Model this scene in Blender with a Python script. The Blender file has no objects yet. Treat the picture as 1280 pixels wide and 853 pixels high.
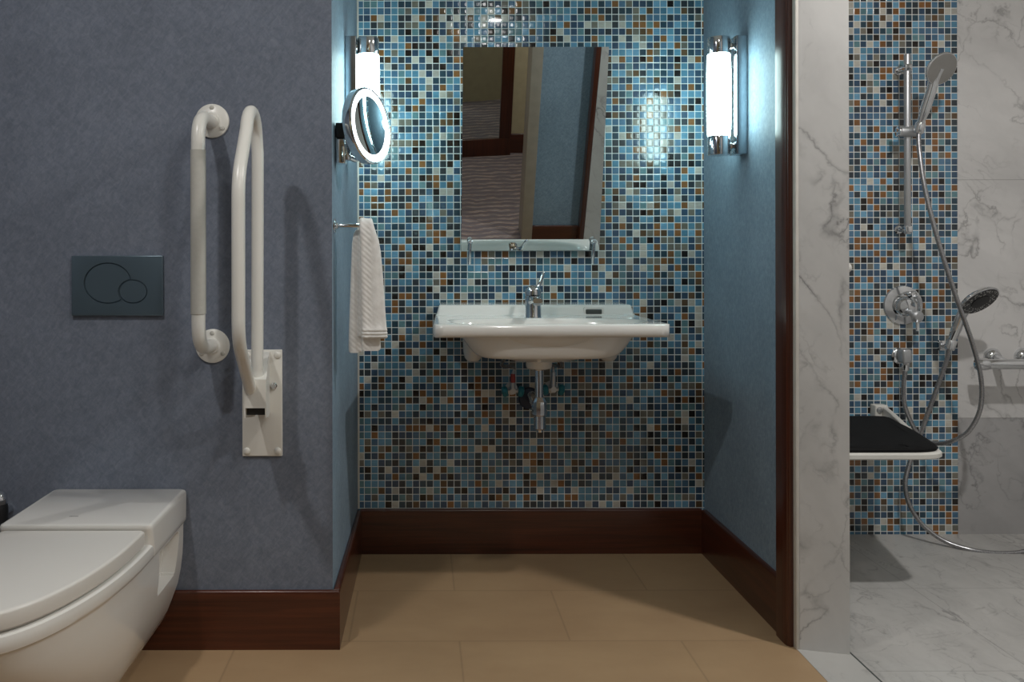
import bpy, bmesh, math, random
from mathutils import Vector, Matrix, Quaternion
random.seed(7)
C = bpy.context.scene.collection
PI = math.pi
F, VX, VY, CH = 1100.0, 525.0, 315.0, 1.066      # focal length (px), vanishing point, camera height

def at(px, py, Y):                                # a point of the place at depth Y
    return Vector(((px - VX) * Y / F, Y, CH - (py - VY) * Y / F))

# ------------------------------------------------------------------ materials
def srgb(r, g, b):
    f = lambda c: (c / 255 / 12.92) if c / 255 <= 0.04045 else ((c / 255 + 0.055) / 1.055) ** 2.4
    return (f(r), f(g), f(b), 1)

class NT:
    def __init__(s, name):
        s.m = bpy.data.materials.new(name); s.m.use_nodes = True
        s.t = s.m.node_tree; s.n = s.t.nodes; s.l = s.t.links
        s.b = s.n['Principled BSDF']
    def node(s, typ, **kw):
        n = s.n.new(typ)
        for k, v in kw.items():
            if k in n.inputs.keys() if isinstance(k, str) else False: n.inputs[k].default_value = v
            else: setattr(n, k, v)
        return n
    def link(s, a, b): s.l.new(a, b)
    def math(s, op, a, b=None, c=None):
        n = s.n.new('ShaderNodeMath'); n.operation = op
        for i, v in enumerate((a, b, c)):
            if v is None: continue
            if hasattr(v, 'is_linked') or hasattr(v, 'links'): s.l.new(v, n.inputs[i])
            else: n.inputs[i].default_value = v
        return n.outputs[0]
    def mix(s, fac, a, b, mode='MIX'):
        n = s.n.new('ShaderNodeMix'); n.data_type = 'RGBA'; n.blend_type = mode
        for i, v in ((0, fac), (6, a), (7, b)):
            if hasattr(v, 'links'): s.l.new(v, n.inputs[i])
            else: n.inputs[i].default_value = v
        return n.outputs[2]
    def pos(s):
        return s.n.new('ShaderNodeNewGeometry').outputs['Position']
    def mapping(s, vec, scale=(1, 1, 1), rot=(0, 0, 0), loc=(0, 0, 0)):
        n = s.n.new('ShaderNodeMapping')
        n.inputs['Scale'].default_value = scale; n.inputs['Rotation'].default_value = rot; n.inputs['Location'].default_value = loc
        s.l.new(vec, n.inputs['Vector']); return n.outputs[0]
    def noise(s, vec, scale=5, detail=3, rough=.5, dist=0.0):
        n = s.n.new('ShaderNodeTexNoise')
        n.inputs['Scale'].default_value = scale; n.inputs['Detail'].default_value = detail
        n.inputs['Roughness'].default_value = rough; n.inputs['Distortion'].default_value = dist
        if vec is not None: s.l.new(vec, n.inputs['Vector'])
        return n.outputs[0]
    def ramp(s, fac, stops, interp='LINEAR'):
        n = s.n.new('ShaderNodeValToRGB'); cr = n.color_ramp; cr.interpolation = interp
        while len(cr.elements) < len(stops): cr.elements.new(0.5)
        for e, (p, c) in zip(cr.elements, stops): e.position = p; e.color = c
        s.l.new(fac, n.inputs[0]); return n.outputs[0]
    def bump(s, h, strength=.2, dist=.01):
        n = s.n.new('ShaderNodeBump'); n.inputs['Strength'].default_value = strength; n.inputs['Distance'].default_value = dist
        s.l.new(h, n.inputs['Height']); s.l.new(n.outputs[0], s.b.inputs['Normal']); return n
    def set(s, **kw):
        for k, v in kw.items():
            k = k.replace('_', ' ')
            if hasattr(v, 'links'): s.l.new(v, s.b.inputs[k])
            else: s.b.inputs[k].default_value = v
        return s

def plain(name, col, rough=.4, metal=0.0, var=0.06, scale=18, bump=0.0, coat=0.0):
    t = NT(name)
    n = t.noise(t.node('ShaderNodeTexCoord').outputs['Object'], scale, 3)
    a = tuple(c * (1 - var) for c in col[:3]) + (1,); b = tuple(min(1, c * (1 + var)) for c in col[:3]) + (1,)
    t.set(Base_Color=t.ramp(n, [(.3, a), (.7, b)]), Roughness=rough, Metallic=metal)
    if coat: t.set(Coat_Weight=coat, Coat_Roughness=.05)
    if bump: t.bump(t.noise(t.node('ShaderNodeTexCoord').outputs['Object'], 220, 2), bump, .002)
    return t.m

def mosaic_mat(x0, z0, pitch, name):
    t = NT(name)
    sx = t.node('ShaderNodeSeparateXYZ'); t.link(t.pos(), sx.inputs[0])
    u = t.math('DIVIDE', t.math('SUBTRACT', sx.outputs[0], x0), pitch)
    v = t.math('DIVIDE', t.math('SUBTRACT', sx.outputs[2], z0), pitch * 1.008)
    cu, cv = t.math('FLOOR', u), t.math('FLOOR', v)
    fu, fv = t.math('SUBTRACT', u, cu), t.math('SUBTRACT', v, cv)
    edge = lambda f: t.math('MINIMUM', f, t.math('SUBTRACT', 1.0, f))
    d = t.math('MINIMUM', edge(fu), edge(fv))
    tile = t.ramp(d, [(.036, (0, 0, 0, 1)), (.060, (1, 1, 1, 1))])
    cb = t.node('ShaderNodeCombineXYZ'); t.link(cu, cb.inputs[0]); t.link(cv, cb.inputs[1])
    wn = t.node('ShaderNodeTexWhiteNoise'); wn.noise_dimensions = '3D'; t.link(cb.outputs[0], wn.inputs['Vector'])
    pal = [(.00, srgb(94, 144, 170)), (.13, srgb(110, 160, 190)), (.205, srgb(84, 120, 148)), (.31, srgb(62, 86, 110)),
           (.44, srgb(54, 78, 92)), (.55, srgb(100, 138, 146)), (.61, srgb(56, 64, 70)), (.71, srgb(120, 118, 108)),
           (.775, srgb(192, 190, 180)), (.835, srgb(136, 96, 58)), (.905, srgb(98, 78, 56)), (.945, srgb(36, 31, 28))]
    col = t.ramp(wn.outputs[0], pal, 'CONSTANT')
    sc = t.node('ShaderNodeSeparateColor'); t.link(wn.outputs[1], sc.inputs[0])
    jit = t.ramp(sc.outputs[1], [(0, (.80, .80, .82, 1)), (1, (1.14, 1.12, 1.1, 1))])
    col = t.mix(1.0, col, jit, 'MULTIPLY')
    streak = t.noise(t.mapping(t.pos(), (60, 60, 260)), 1, 2)
    col = t.mix(1.0, col, t.ramp(streak, [(.3, (.9, .9, .9, 1)), (.7, (1.08, 1.08, 1.08, 1))]), 'MULTIPLY')
    t.set(Base_Color=t.mix(tile, srgb(232, 235, 232), col), Coat_Weight=0.12)
    t.set(Roughness=t.ramp(tile, [(0, (.75,) * 3 + (1,)), (1, (.14,) * 3 + (1,))]))
    h = t.ramp(d, [(.03, (0, 0, 0, 1)), (.12, (.8, .8, .8, 1)), (.3, (1, 1, 1, 1))])
    bp = t.node('ShaderNodeBump'); bp.inputs['Strength'].default_value = .55; bp.inputs['Distance'].default_value = .0016
    t.link(h, bp.inputs['Height'])
    # every tile is set at a slightly different angle
    va = t.node('ShaderNodeVectorMath', operation='SUBTRACT'); t.link(wn.outputs[1], va.inputs[0]); va.inputs[1].default_value = (.5, .5, .5)
    vs = t.node('ShaderNodeVectorMath', operation='SCALE'); t.link(va.outputs[0], vs.inputs[0]); vs.inputs['Scale'].default_value = .05
    vd = t.node('ShaderNodeVectorMath', operation='ADD'); t.link(bp.outputs[0], vd.inputs[0]); t.link(vs.outputs[0], vd.inputs[1])
    vn = t.node('ShaderNodeVectorMath', operation='NORMALIZE'); t.link(vd.outputs[0], vn.inputs[0])
    t.link(vn.outputs[0], t.b.inputs['Normal'])
    return t.m

def marble_mat(name, base, rough=.25, rot=(0, .6, 0), joints=None, seed=(0, 0, 0), vein=.8, sc=1.0, slab=None):
    t = NT(name)
    p = t.mapping(t.pos(), (sc, sc, sc), (0, 0, 0), seed)
    nc = t.node('ShaderNodeTexNoise'); nc.inputs['Scale'].default_value = 3.2; nc.inputs['Detail'].default_value = 6; nc.inputs['Roughness'].default_value = .6
    t.link(p, nc.inputs['Vector'])
    warp = t.node('ShaderNodeVectorMath', operation='MULTIPLY_ADD')
    t.link(nc.outputs[1], warp.inputs[0]); warp.inputs[1].default_value = (.22, .22, .22); t.link(p, warp.inputs[2])
    def veins(r, scale, w0, w1, lo, hi, off):
        q = t.mapping(t.mapping(warp.outputs[0], (1, 1, 1), r), scale, (0, 0, 0), off)
        n = t.noise(q, 1.0, 2, .5)
        v = t.ramp(t.math('ABSOLUTE', t.math('SUBTRACT', n, .5)), [(.0, (1, 1, 1, 1)), (w0, (.45, .45, .45, 1)), (w1, (0, 0, 0, 1))])
        g = t.ramp(t.noise(t.mapping(p, (1, 1, 1), (0, 0, 0), off), 4.0, 4, .6), [(lo, (0, 0, 0, 1)), (hi, (1, 1, 1, 1))])
        return t.math('MULTIPLY', v, g)
    r2 = (rot[0] + .2, rot[1] - 1.1, rot[2] - .5)
    v = t.math('MAXIMUM', veins(rot, (5.5, 5.5, 1.1), .006, .022, .42, .62, (2, 5, 1)), veins(r2, (6.5, 6.5, 1.4), .005, .017, .47, .66, (8, 1, 4)))
    v = t.math('MAXIMUM', v, t.math('MULTIPLY', veins(rot, (17, 17, 4), .012, .04, .50, .70, (3, 9, 6)), .5))
    w = t.noise(t.mapping(t.mapping(warp.outputs[0], (1, 1, 1), rot), (3.4, 3.4, 1.2)), 1, 5, .62)
    dark = tuple(c * .82 for c in base[:3]) + (1,)
    cl = t.ramp(w, [(.34, dark), (.6, base)])
    col = t.mix(t.math('MULTIPLY', v, vein), cl, srgb(104, 102, 102))
    if slab:                                  # the lowest row is cut from a greyer slab
        sz = t.node('ShaderNodeSeparateXYZ'); t.link(t.pos(), sz.inputs[0])
        col = t.mix(t.math('LESS_THAN', sz.outputs[2], slab), col, t.mix(1.0, col, (.68, .68, .69, 1), 'MULTIPLY'))
    if joints:
        sx = t.node('ShaderNodeSeparateXYZ'); t.link(t.pos(), sx.inputs[0])
        m = None
        for ax, val in joints:
            d = t.math('LESS_THAN', t.math('ABSOLUTE', t.math('SUBTRACT', sx.outputs[ax], val)), .0012)
            m = d if m is None else t.math('MAXIMUM', m, d)
        col = t.mix(t.math('MULTIPLY', m, .45), col, srgb(90, 88, 86))
    t.set(Base_Color=col, Roughness=rough)
    return t.m

def paper_mat(name, col, k=1.0):
    t = NT(name)
    p = t.pos()
    big = t.noise(p, 4, 4, .6)
    turn = lambda rot, sc: t.mapping(t.mapping(p, (1, 1, 1), rot), sc)
    f1 = t.noise(turn((.3, .75, .3), (85, 85, 30)), 1, 4, .65, .8)
    f2 = t.noise(turn((-.3, -.6, .2), (100, 100, 36)), 1, 4, .65, .8)
    f3 = t.noise(turn((.2, .3, .1), (160, 160, 50)), 1, 3)
    c1 = t.ramp(big, [(.3, tuple(c * .9 for c in col[:3]) + (1,)), (.7, tuple(c * 1.1 for c in col[:3]) + (1,))])
    c2 = t.mix(1.0, c1, t.ramp(f1, [(.32, (.89, .90, .92, 1)), (.7, (1.12, 1.10, 1.08, 1))]), 'MULTIPLY')
    c3 = t.mix(1.0, c2, t.ramp(f2, [(.35, (.88, .89, .9, 1)), (.7, (1.14, 1.13, 1.12, 1))]), 'MULTIPLY')
    t.set(Base_Color=c3, Roughness=.6, Specular_IOR_Level=.12)
    t.bump(t.math('ADD', f3, f2), .10 * k, .002)
    return t.m

def wood_mat(name, along, col1=(50, 21, 12), col2=(88, 42, 24)):
    t = NT(name)
    s = [90, 90, 90]; s[along] = 3
    p = t.mapping(t.pos(), tuple(s))
    n = t.noise(p, 1, 5, .6, .6)
    s2 = [14, 14, 14]; s2[along] = .8
    n2 = t.noise(t.mapping(t.pos(), tuple(s2)), 1, 3)
    c = t.ramp(t.math('ADD', t.math('MULTIPLY', n, .6), t.math('MULTIPLY', n2, .4)), [(.34, srgb(*col1)), (.66, srgb(*col2))])
    t.set(Base_Color=c, Roughness=.28, Coat_Weight=.35, Coat_Roughness=.12)
    return t.m

def tile_floor_mat():
    t = NT('beige_floor_tile')
    sx = t.node('ShaderNodeSeparateXYZ'); t.link(t.pos(), sx.inputs[0])
    rows = t.math('DIVIDE', t.math('SUBTRACT', sx.outputs[1], 2.408), .359)
    r = t.math('FLOOR', rows)
    odd = t.math('FLOORED_MODULO', r, 2.0)
    u = t.math('ADD', t.math('DIVIDE', t.math('SUBTRACT', sx.outputs[0], .409), .606), t.math('MULTIPLY', odd, .5))
    cu = t.math('FLOOR', u)
    fu = t.math('SUBTRACT', u, cu); fv = t.math('SUBTRACT', rows, r)
    e = lambda f, k: t.math('MULTIPLY', t.math('MINIMUM', f, t.math('SUBTRACT', 1.0, f)), k)
    d = t.math('MINIMUM', e(fu, .606), e(fv, .359))
    grout = t.ramp(d, [(.0009, (1, 1, 1, 1)), (.0018, (0, 0, 0, 1))])
    cb = t.node('ShaderNodeCombineXYZ'); t.link(cu, cb.inputs[0]); t.link(r, cb.inputs[1])
    wn = t.node('ShaderNodeTexWhiteNoise'); t.link(cb.outputs[0], wn.inputs['Vector'])
    n = t.noise(t.mapping(t.pos(), (3, 5, 1)), 1, 5, .6)
    base = t.ramp(n, [(.3, srgb(162, 133, 101)), (.7, srgb(174, 145, 111))])
    base = t.mix(1.0, base, t.ramp(wn.outputs[0], [(0, (.96, .96, .96, 1)), (1, (1.03, 1.03, 1.03, 1))]), 'MULTIPLY')
    t.set(Base_Color=t.mix(t.math('MULTIPLY', grout, .35), base, srgb(92, 74, 56)), Roughness=.5, Specular_IOR_Level=.3)
    return t.m

def carpet_mat():
    t = NT('patterned_carpet')
    p = t.pos()
    w = t.noise(t.mapping(p, (7, 5, 1)), 1, 3)
    sx = t.node('ShaderNodeSeparateXYZ'); t.link(p, sx.inputs[0])
    s = t.math('SINE', t.math('ADD', t.math('MULTIPLY', sx.outputs[1], 95.0), t.math('ADD', t.math('MULTIPLY', w, 9.0), t.math('MULTIPLY', sx.outputs[0], 8.0))))
    l = t.noise(t.mapping(p, (9, 30, 1)), 1, 2)
    c = t.ramp(t.math('MULTIPLY_ADD', s, .5, .5), [(.1, srgb(104, 92, 96)), (.5, srgb(122, 106, 104)), (.8, srgb(150, 116, 92)), (.9, srgb(186, 176, 172)), (1, srgb(120, 104, 104))])
    c = t.mix(t.ramp(l, [(.4, (0, 0, 0, 1)), (.6, (.75, .75, .75, 1))]), c, srgb(108, 98, 102))
    t.set(Base_Color=c, Roughness=.95)
    t.bump(t.noise(p, 400, 2), .3, .004)
    return t.m

def emit_mat(name, col, strength):
    t = NT(name)
    t.set(Base_Color=(.9, .9, .9, 1), Roughness=.3, Emission_Color=col, Emission_Strength=strength)
    return t.m

def towel_mat():
    t = NT('white_terry')
    p = t.pos()
    sx = t.node('ShaderNodeSeparateXYZ'); t.link(p, sx.inputs[0])
    ph = t.math('ADD', t.math('MULTIPLY', sx.outputs[2], 430.0), t.math('MULTIPLY', sx.outputs[0], 380.0))
    ribs = t.math('MULTIPLY_ADD', t.math('SINE', ph), .5, .5)
    # the twill rib runs along the folded edge only, the rest of the cloth is plain terry
    ribs = t.math('MULTIPLY', ribs, t.ramp(t.math('MULTIPLY_ADD', sx.outputs[0], 20.0, 3.2), [(.45, (1, 1, 1, 1)), (.62, (.15, .15, .15, 1))]))
    n = t.noise(p, 500, 2)
    t.set(Base_Color=t.ramp(t.noise(p, 60, 3), [(.3, srgb(226, 223, 218)), (.7, srgb(240, 238, 234))]), Roughness=.95, Sheen_Weight=.3)
    t.bump(t.math('ADD', t.math('MULTIPLY', ribs, 1.2), n), .32, .0022)
    return t.m

def hose_mat():
    t = NT('metal_hose')
    n = t.noise(t.node('ShaderNodeTexCoord').outputs['Object'], 300, 1)
    t.set(Base_Color=t.ramp(n, [(.3, srgb(150, 150, 152)), (.7, srgb(190, 190, 192))]), Metallic=1.0, Roughness=.3)
    return t.m

def nozzle_mat():
    t = NT('nozzle_face')
    v = t.node('ShaderNodeTexVoronoi'); v.inputs['Scale'].default_value = 120
    t.link(t.node('ShaderNodeTexCoord').outputs['Object'], v.inputs['Vector'])
    t.set(Base_Color=t.ramp(v.outputs[0], [(.26, srgb(196, 196, 192)), (.36, srgb(50, 50, 52))]), Roughness=.45)
    return t.m

M = {}
M['mosaic'] = mosaic_mat(-.1984, 1.9298, .02440, 'glass_mosaic')
M['marble_wall'] = marble_mat('carrara_wall', srgb(216, 214, 212), .3, (0, 1.05, 0), [(2, 1.333), (2, .437)], (.3, 0, .2), vein=.6, slab=.437)
M['marble_col'] = marble_mat('carrara_column', srgb(204, 202, 199), .3, (0, .5, 0), None, (3.1, .4, 1.7), vein=.85)
M['marble_floor'] = marble_mat('carrara_floor', srgb(192, 190, 186), .35, (1.57, 0, 1.1), [(1, 2.778), (1, 2.231), (1, 1.684), (0, 1.553), (0, 2.15)], (1.2, 2.2, 0), vein=.65, sc=1.9)
M['marble_sill'] = marble_mat('carrara_sill', srgb(184, 182, 178), .35, (1.57, 0, .6), None, (7, 2, 0), vein=.6)
M['paper'] = paper_mat('greyblue_wallpaper', srgb(114, 121, 134))
M['paper_lamplit'] = paper_mat('greyblue_wallpaper_lamplit', srgb(132, 152, 168), 1.6)  # copy of the grey-blue paper with the lamps' cool light put into its colour
M['wood_x'] = wood_mat('mahogany_lengthwise', 0)
M['wood_y'] = wood_mat('mahogany_crosswise', 1)
M['wood_z'] = wood_mat('mahogany_upright', 2)
M['floor'] = tile_floor_mat()
M['carpet'] = carpet_mat()
M['ceil'] = plain('white_ceiling_paint', srgb(222, 220, 214), .8)
M['beige'] = plain('beige_wall_paint', srgb(186, 172, 142), .8)
M['jamb'] = plain('taupe_door_lining', srgb(160, 150, 136), .4)
M['ceramic'] = plain('white_ceramic', srgb(226, 224, 219), .12, 0, .01, 4, coat=.4)
M['seat_white'] = plain('white_seat_resin', srgb(222, 219, 213), .28, 0, .01, 4)
M['white_coat'] = plain('white_powder_coat', srgb(222, 220, 213), .3, 0, .02, 6)
M['grip'] = plain('ribbed_grey_white_grip', srgb(186, 184, 176), .6, 0, .03, 90)
M['chrome'] = plain('chrome', srgb(224, 226, 228), .09, 1.0, .02, 8)
M['satin'] = plain('satin_chrome', srgb(200, 202, 204), .4, .85, .03, 20)
M['plate'] = plain('soft_chrome_plate', srgb(176, 184, 190), .16, 1.0, .02, 8)
M['dark_chrome'] = plain('dark_chrome', srgb(100, 116, 126), .26, .55, .03, 8)
M['grey_face'] = plain('grey_spray_face', srgb(136, 134, 130), .45)
M['nozzle'] = nozzle_mat()
M['black'] = plain('black_rubber', srgb(26, 26, 28), .45, 0, .15, 30)
M['pad'] = plain('black_seat_pad', srgb(14, 14, 15), .75, 0, .2, 25, bump=.2)
M['pad'].node_tree.nodes['Principled BSDF'].inputs['Specular IOR Level'].default_value = .2
M['dark'] = plain('recess_shade', srgb(40, 40, 40), .6)
M['slot'] = plain('overflow_grey', srgb(70, 74, 72), .4)
M['teal'] = plain('teal_plastic', srgb(30, 120, 136), .4)
M['red'] = plain('red_plastic', srgb(160, 60, 56), .45)
M['blue_pipe'] = plain('navy_rosette', srgb(28, 44, 70), .4)
M['towel'] = towel_mat()
M['hose'] = hose_mat()
M['mirror'] = plain('mirror_glass', srgb(214, 222, 222), .0, 1.0, .003, 3)
M['print'] = plain('grey_print', srgb(120, 118, 116), .5)
M['edge'] = plain('pale_edge_strip', srgb(206, 202, 194), .4)
M['glow'] = emit_mat('opal_lit_glass', (.71, .995, .98, 1), 22.5)
M['ring'] = emit_mat('led_ring', (.93, .96, 1, 1), 3.2)

# ------------------------------------------------------------------ mesh helpers
def new(): return bmesh.new()

def box(bm, x0, x1, y0, y1, z0, z1, bev=0, seg=3):
    r = bmesh.ops.create_cube(bm, size=1)
    vs = r['verts']
    for v in vs:
        v.co = Vector(((x0 + x1) / 2 + v.co.x * (x1 - x0), (y0 + y1) / 2 + v.co.y * (y1 - y0), (z0 + z1) / 2 + v.co.z * (z1 - z0)))
    if bev:
        es = list({e for v in vs for e in v.link_edges})
        bmesh.ops.bevel(bm, geom=es, offset=bev, segments=seg, affect='EDGES', profile=.5, clamp_overlap=True)
    return bm

def frame_of(d):
    d = d.normalized()
    a = Vector((0, 0, 1)) if abs(d.z) < .9 else Vector((1, 0, 0))
    u = d.cross(a).normalized(); return u, d.cross(u).normalized()

def loft(bm, rings, cap0=True, cap1=True, closed=True):
    vr = [[bm.verts.new(p) for p in r] for r in rings]
    n = len(vr[0])
    for a, b in zip(vr, vr[1:]):
        for i in range(n if closed else n - 1):
            j = (i + 1) % n
            bm.faces.new((a[i], a[j], b[j], b[i]))
    if cap0: bm.faces.new(list(reversed(vr[0])))
    if cap1: bm.faces.new(vr[-1])
    return vr

def lathe(bm, o, axis, prof, seg=40, u=None, sq=1.0):
    """prof: (radius, distance along axis) from start to end, closed at both ends."""
    o = Vector(o); axis = Vector(axis).normalized()
    uu, vv = frame_of(axis)
    rings = []
    for r, h in prof:
        r = max(r, 1e-4)
        rings.append([o + axis * h + (uu * math.cos(2 * PI * i / seg) + vv * math.sin(2 * PI * i / seg) * sq) * r for i in range(seg)])
    loft(bm, rings)
    return bm

def cyl(bm, a, b, r, r2=None, bev=0.0, seg=28):
    a, b = Vector(a), Vector(b); d = b - a; L = d.length; r2 = r if r2 is None else r2
    if bev: prof = [(r - bev, 0), (r - bev * .3, bev * .3), (r, bev), (r2, L - bev), (r2 - bev * .3, L - bev * .3), (r2 - bev, L)]
    else: prof = [(r, 0), (r2, L)]
    return lathe(bm, a, d, prof, seg)

def smooth_path(pts, n=10):
    P = [Vector(p) for p in pts]; out = []
    for i in range(len(P) - 1):
        p0 = P[i - 1] if i else P[0] * 2 - P[1]
        p1, p2 = P[i], P[i + 1]
        p3 = P[i + 2] if i + 2 < len(P) else P[-1] * 2 - P[-2]
        for k in range(n):
            t = k / n
            out.append(.5 * ((2 * p1) + (p2 - p0) * t + (2 * p0 - 5 * p1 + 4 * p2 - p3) * t * t + (3 * p1 - p0 - 3 * p2 + p3) * t ** 3))
    out.append(P[-1]); return out

def fillet(pts, r, n=8):
    """polyline with rounded corners"""
    P = [Vector(p) for p in pts]; out = [P[0]]
    for i in range(1, len(P) - 1):
        a, b, c = P[i - 1], P[i], P[i + 1]
        u, v = (a - b), (c - b)
        rr = r[i - 1] if isinstance(r, (list, tuple)) else r
        d = min(rr, u.length * .49, v.length * .49)
        s, e = b + u.normalized() * d, b + v.normalized() * d
        for k in range(n + 1):
            t = k / n
            out.append(s * (1 - t) ** 2 + b * 2 * t * (1 - t) + e * t * t)
    out.append(P[-1]); return out

def tube(bm, pts, r, seg=18, ripple=0.0):
    P = [Vector(p) for p in pts]
    T = [((P[min(i + 1, len(P) - 1)] - P[max(i - 1, 0)]).normalized()) for i in range(len(P))]
    u, v = frame_of(T[0]); rings = []
    for i, p in enumerate(P):
        if i:
            q = T[i - 1].rotation_difference(T[i]); u = q @ u
        u = (u - T[i] * u.dot(T[i])).normalized(); v = T[i].cross(u)
        rr = r[i] if isinstance(r, list) else r
        if ripple: rr *= 1 + ripple * (1 if i % 2 else -1)
        rings.append([p + (u * math.cos(2 * PI * k / seg) + v * math.sin(2 * PI * k / seg)) * rr for k in range(seg)])
    loft(bm, rings); return bm

def prism(bm, poly, z0, z1):
    a = [bm.verts.new((x, y, z0)) for x, y in poly]; b = [bm.verts.new((x, y, z1)) for x, y in poly]
    n = len(poly)
    bm.faces.new(list(reversed(a))); bm.faces.new(b)
    for i in range(n): bm.faces.new((a[i], a[(i + 1) % n], b[(i + 1) % n], b[i]))
    return bm

def rrect(w, h, r, n=6):
    out = []
    for cx, cy, a0 in ((w / 2 - r, h / 2 - r, 0), (-w / 2 + r, h / 2 - r, 90), (-w / 2 + r, -h / 2 + r, 180), (w / 2 - r, -h / 2 + r, 270)):
        for k in range(n + 1):
            a = math.radians(a0 + 90 * k / n); out.append((cx + r * math.cos(a), cy + r * math.sin(a)))
    return out

def obj(name, bm, mat, parent=None, sharp=35, loc=None, bevel=0.0):
    bmesh.ops.recalc_face_normals(bm, faces=bm.faces)
    me = bpy.data.meshes.new(name)
    if parent is not None:
        p = parent; off = Vector((0, 0, 0))
        while p is not None: off += p.location; p = p.parent
    else:
        if loc is None:
            xs = [v.co for v in bm.verts]
            lo = Vector((min(c.x for c in xs), min(c.y for c in xs), min(c.z for c in xs)))
            hi = Vector((max(c.x for c in xs), max(c.y for c in xs), max(c.z for c in xs)))
            loc = Vector(((lo.x + hi.x) / 2, (lo.y + hi.y) / 2, lo.z))
        off = Vector(loc)
    bmesh.ops.translate(bm, verts=bm.verts, vec=-off)
    for f in bm.faces: f.smooth = True
    bm.to_mesh(me); bm.free()
    me.set_sharp_from_angle(angle=math.radians(sharp))
    me.materials.append(mat)
    o = bpy.data.objects.new(name, me); C.objects.link(o)
    if parent is not None: o.parent = parent
    else: o.location = off
    if bevel:
        b = o.modifiers.new('bevel', 'BEVEL'); b.width = bevel; b.segments = 3; b.limit_method = 'ANGLE'; b.angle_limit = math.radians(40)
    return o

def tag(o, label, cat, group=None):
    o['label'] = label; o['category'] = cat
    if group: o['group'] = group
    return o

def thing(name, loc, label, cat, group=None):
    o = bpy.data.objects.new(name, None); C.objects.link(o); o.location = loc; o.empty_display_size = .05
    return tag(o, label, cat, group)

def struct(name, bm, mat, sharp=35, bevel=0.0, label=None, cat=None):
    o = obj(name, bm, mat, None, sharp, (0, 0, 0), bevel); o['kind'] = 'structure'
    if label: o['label'] = label; o['category'] = cat
    return o

def boolean_cut(o, cutter):
    m = o.modifiers.new('cut', 'BOOLEAN'); m.operation = 'DIFFERENCE'; m.object = cutter; m.solver = 'EXACT'
    dg = bpy.context.evaluated_depsgraph_get(); dg.update()
    me = bpy.data.meshes.new_from_object(o.evaluated_get(dg))
    o.modifiers.remove(m); o.data = me
    bpy.data.objects.remove(cutter)
    me.set_sharp_from_angle(angle=math.radians(35))

# ------------------------------------------------------------------ the setting
H = 2.45
WB = 3.113                      # mosaic wall
WL = 2.372                      # wallpapered wall on the left
WS = 3.308                      # shower back wall
struct('floor', prism(new(), [(-1.9, .885), (1.006, .885), (1.006, 3.2), (-1.9, 3.2)], -.06, 0), M['floor'], label='beige stone tile floor laid in a running bond', cat='floor')
struct('floor', prism(new(), [(1.138, .8), (2.9, .8), (2.9, 3.4), (1.138, 3.4)], -.06, 0), M['marble_floor'], label='grey marble slab floor of the shower', cat='floor')
struct('floor', prism(new(), [(-2.2, -1.9), (2.9, -1.9), (2.9, .885), (-2.2, .885)], -.06, .002), M['carpet'], label='patterned corridor carpet seen in the mirror', cat='floor')
struct('trim_1', prism(new(), [(1.006, .8), (1.138, .8), (1.138, 3.3), (1.006, 3.3)], -.06, .001), M['marble_sill'], label='marble threshold strip between tile floor and shower', cat='threshold')
struct('ceiling', prism(new(), [(-2.2, -1.9), (2.9, -1.9), (2.9, 3.45), (-2.2, 3.45)], H, H + .08), M['ceil'], label='white ceiling above the room', cat='ceiling')
struct('wall_back', prism(new(), [(-.30, WB), (1.06, WB), (1.06, WB + .12), (-.30, WB + .12)], 0, H), M['mosaic'], label='blue and brown glass mosaic wall behind the sink', cat='wall')
# wallpapered wall on the left and its return into the alcove
struct('wall_left', prism(new(), [(-1.75, WL), (-.2372, WL), (-.2372, WL + .004), (-1.75, WL + .12)], 0, H), M['paper'], label='grey blue wallpapered wall behind the toilet', cat='wall')
struct('wall_left', prism(new(), [(-.237, WL + .0005), (-.2205, WB + .05), (-.40, WB + .05), (-.40, WL + .11), (-.2465, WL + .0075)], 0, H), M['paper_lamplit'], label='lamp-tinted grey blue wallpapered side wall of the alcove beside the towel', cat='wall')
struct('wall_right', prism(new(), [(1.008, 2.43), (1.004, WB + .05), (1.03, WB + .05), (1.03, 2.43)], 0, H), M['paper_lamplit'], label='lamp-tinted grey blue wallpapered side wall of the alcove under the right lamp', cat='wall')
# marble clad end of the partition, shower walls
struct('wall_partition', prism(new(), [(1.0125, 2.351), (1.1315, 2.32), (1.1315, WS + .02), (1.03, WS + .02), (1.03, 2.44), (1.0125, 2.44)], 0, H), M['marble_col'], label='white marble clad end of the partition wall', cat='wall')
struct('wall_shower_mosaic', prism(new(), [(1.1, WS), (2.0205, WS), (2.0205, WS + .1), (1.1, WS + .1)], 0, H), M['mosaic'], label='glass mosaic strip on the shower wall', cat='wall')
struct('wall_shower_marble', prism(new(), [(2.0205, WS - .0005), (2.9, WS - .0005), (2.9, WS + .1), (2.0205, WS + .1)], 0, H), M['marble_wall'], label='grey veined marble wall at the right of the shower', cat='wall')
struct('wall_shower_side', prism(new(), [(2.75, .8), (2.87, .8), (2.87, WS), (2.75, WS)], 0, H), M['marble_wall'], label='marble side wall of the shower', cat='wall')
struct('wall_far_left', prism(new(), [(-1.85, .76), (-1.75, .76), (-1.75, 2.5), (-1.85, 2.5)], 0, H), M['paper'], label='wallpapered wall left of the toilet', cat='wall')
struct('trim_7', prism(new(), [(1.1355, .9), (1.1400, .9), (1.1400, 3.3), (1.1355, 3.3)], -.01, .0016), M['slot'], label='dark joint between threshold and shower floor', cat='joint')
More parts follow.
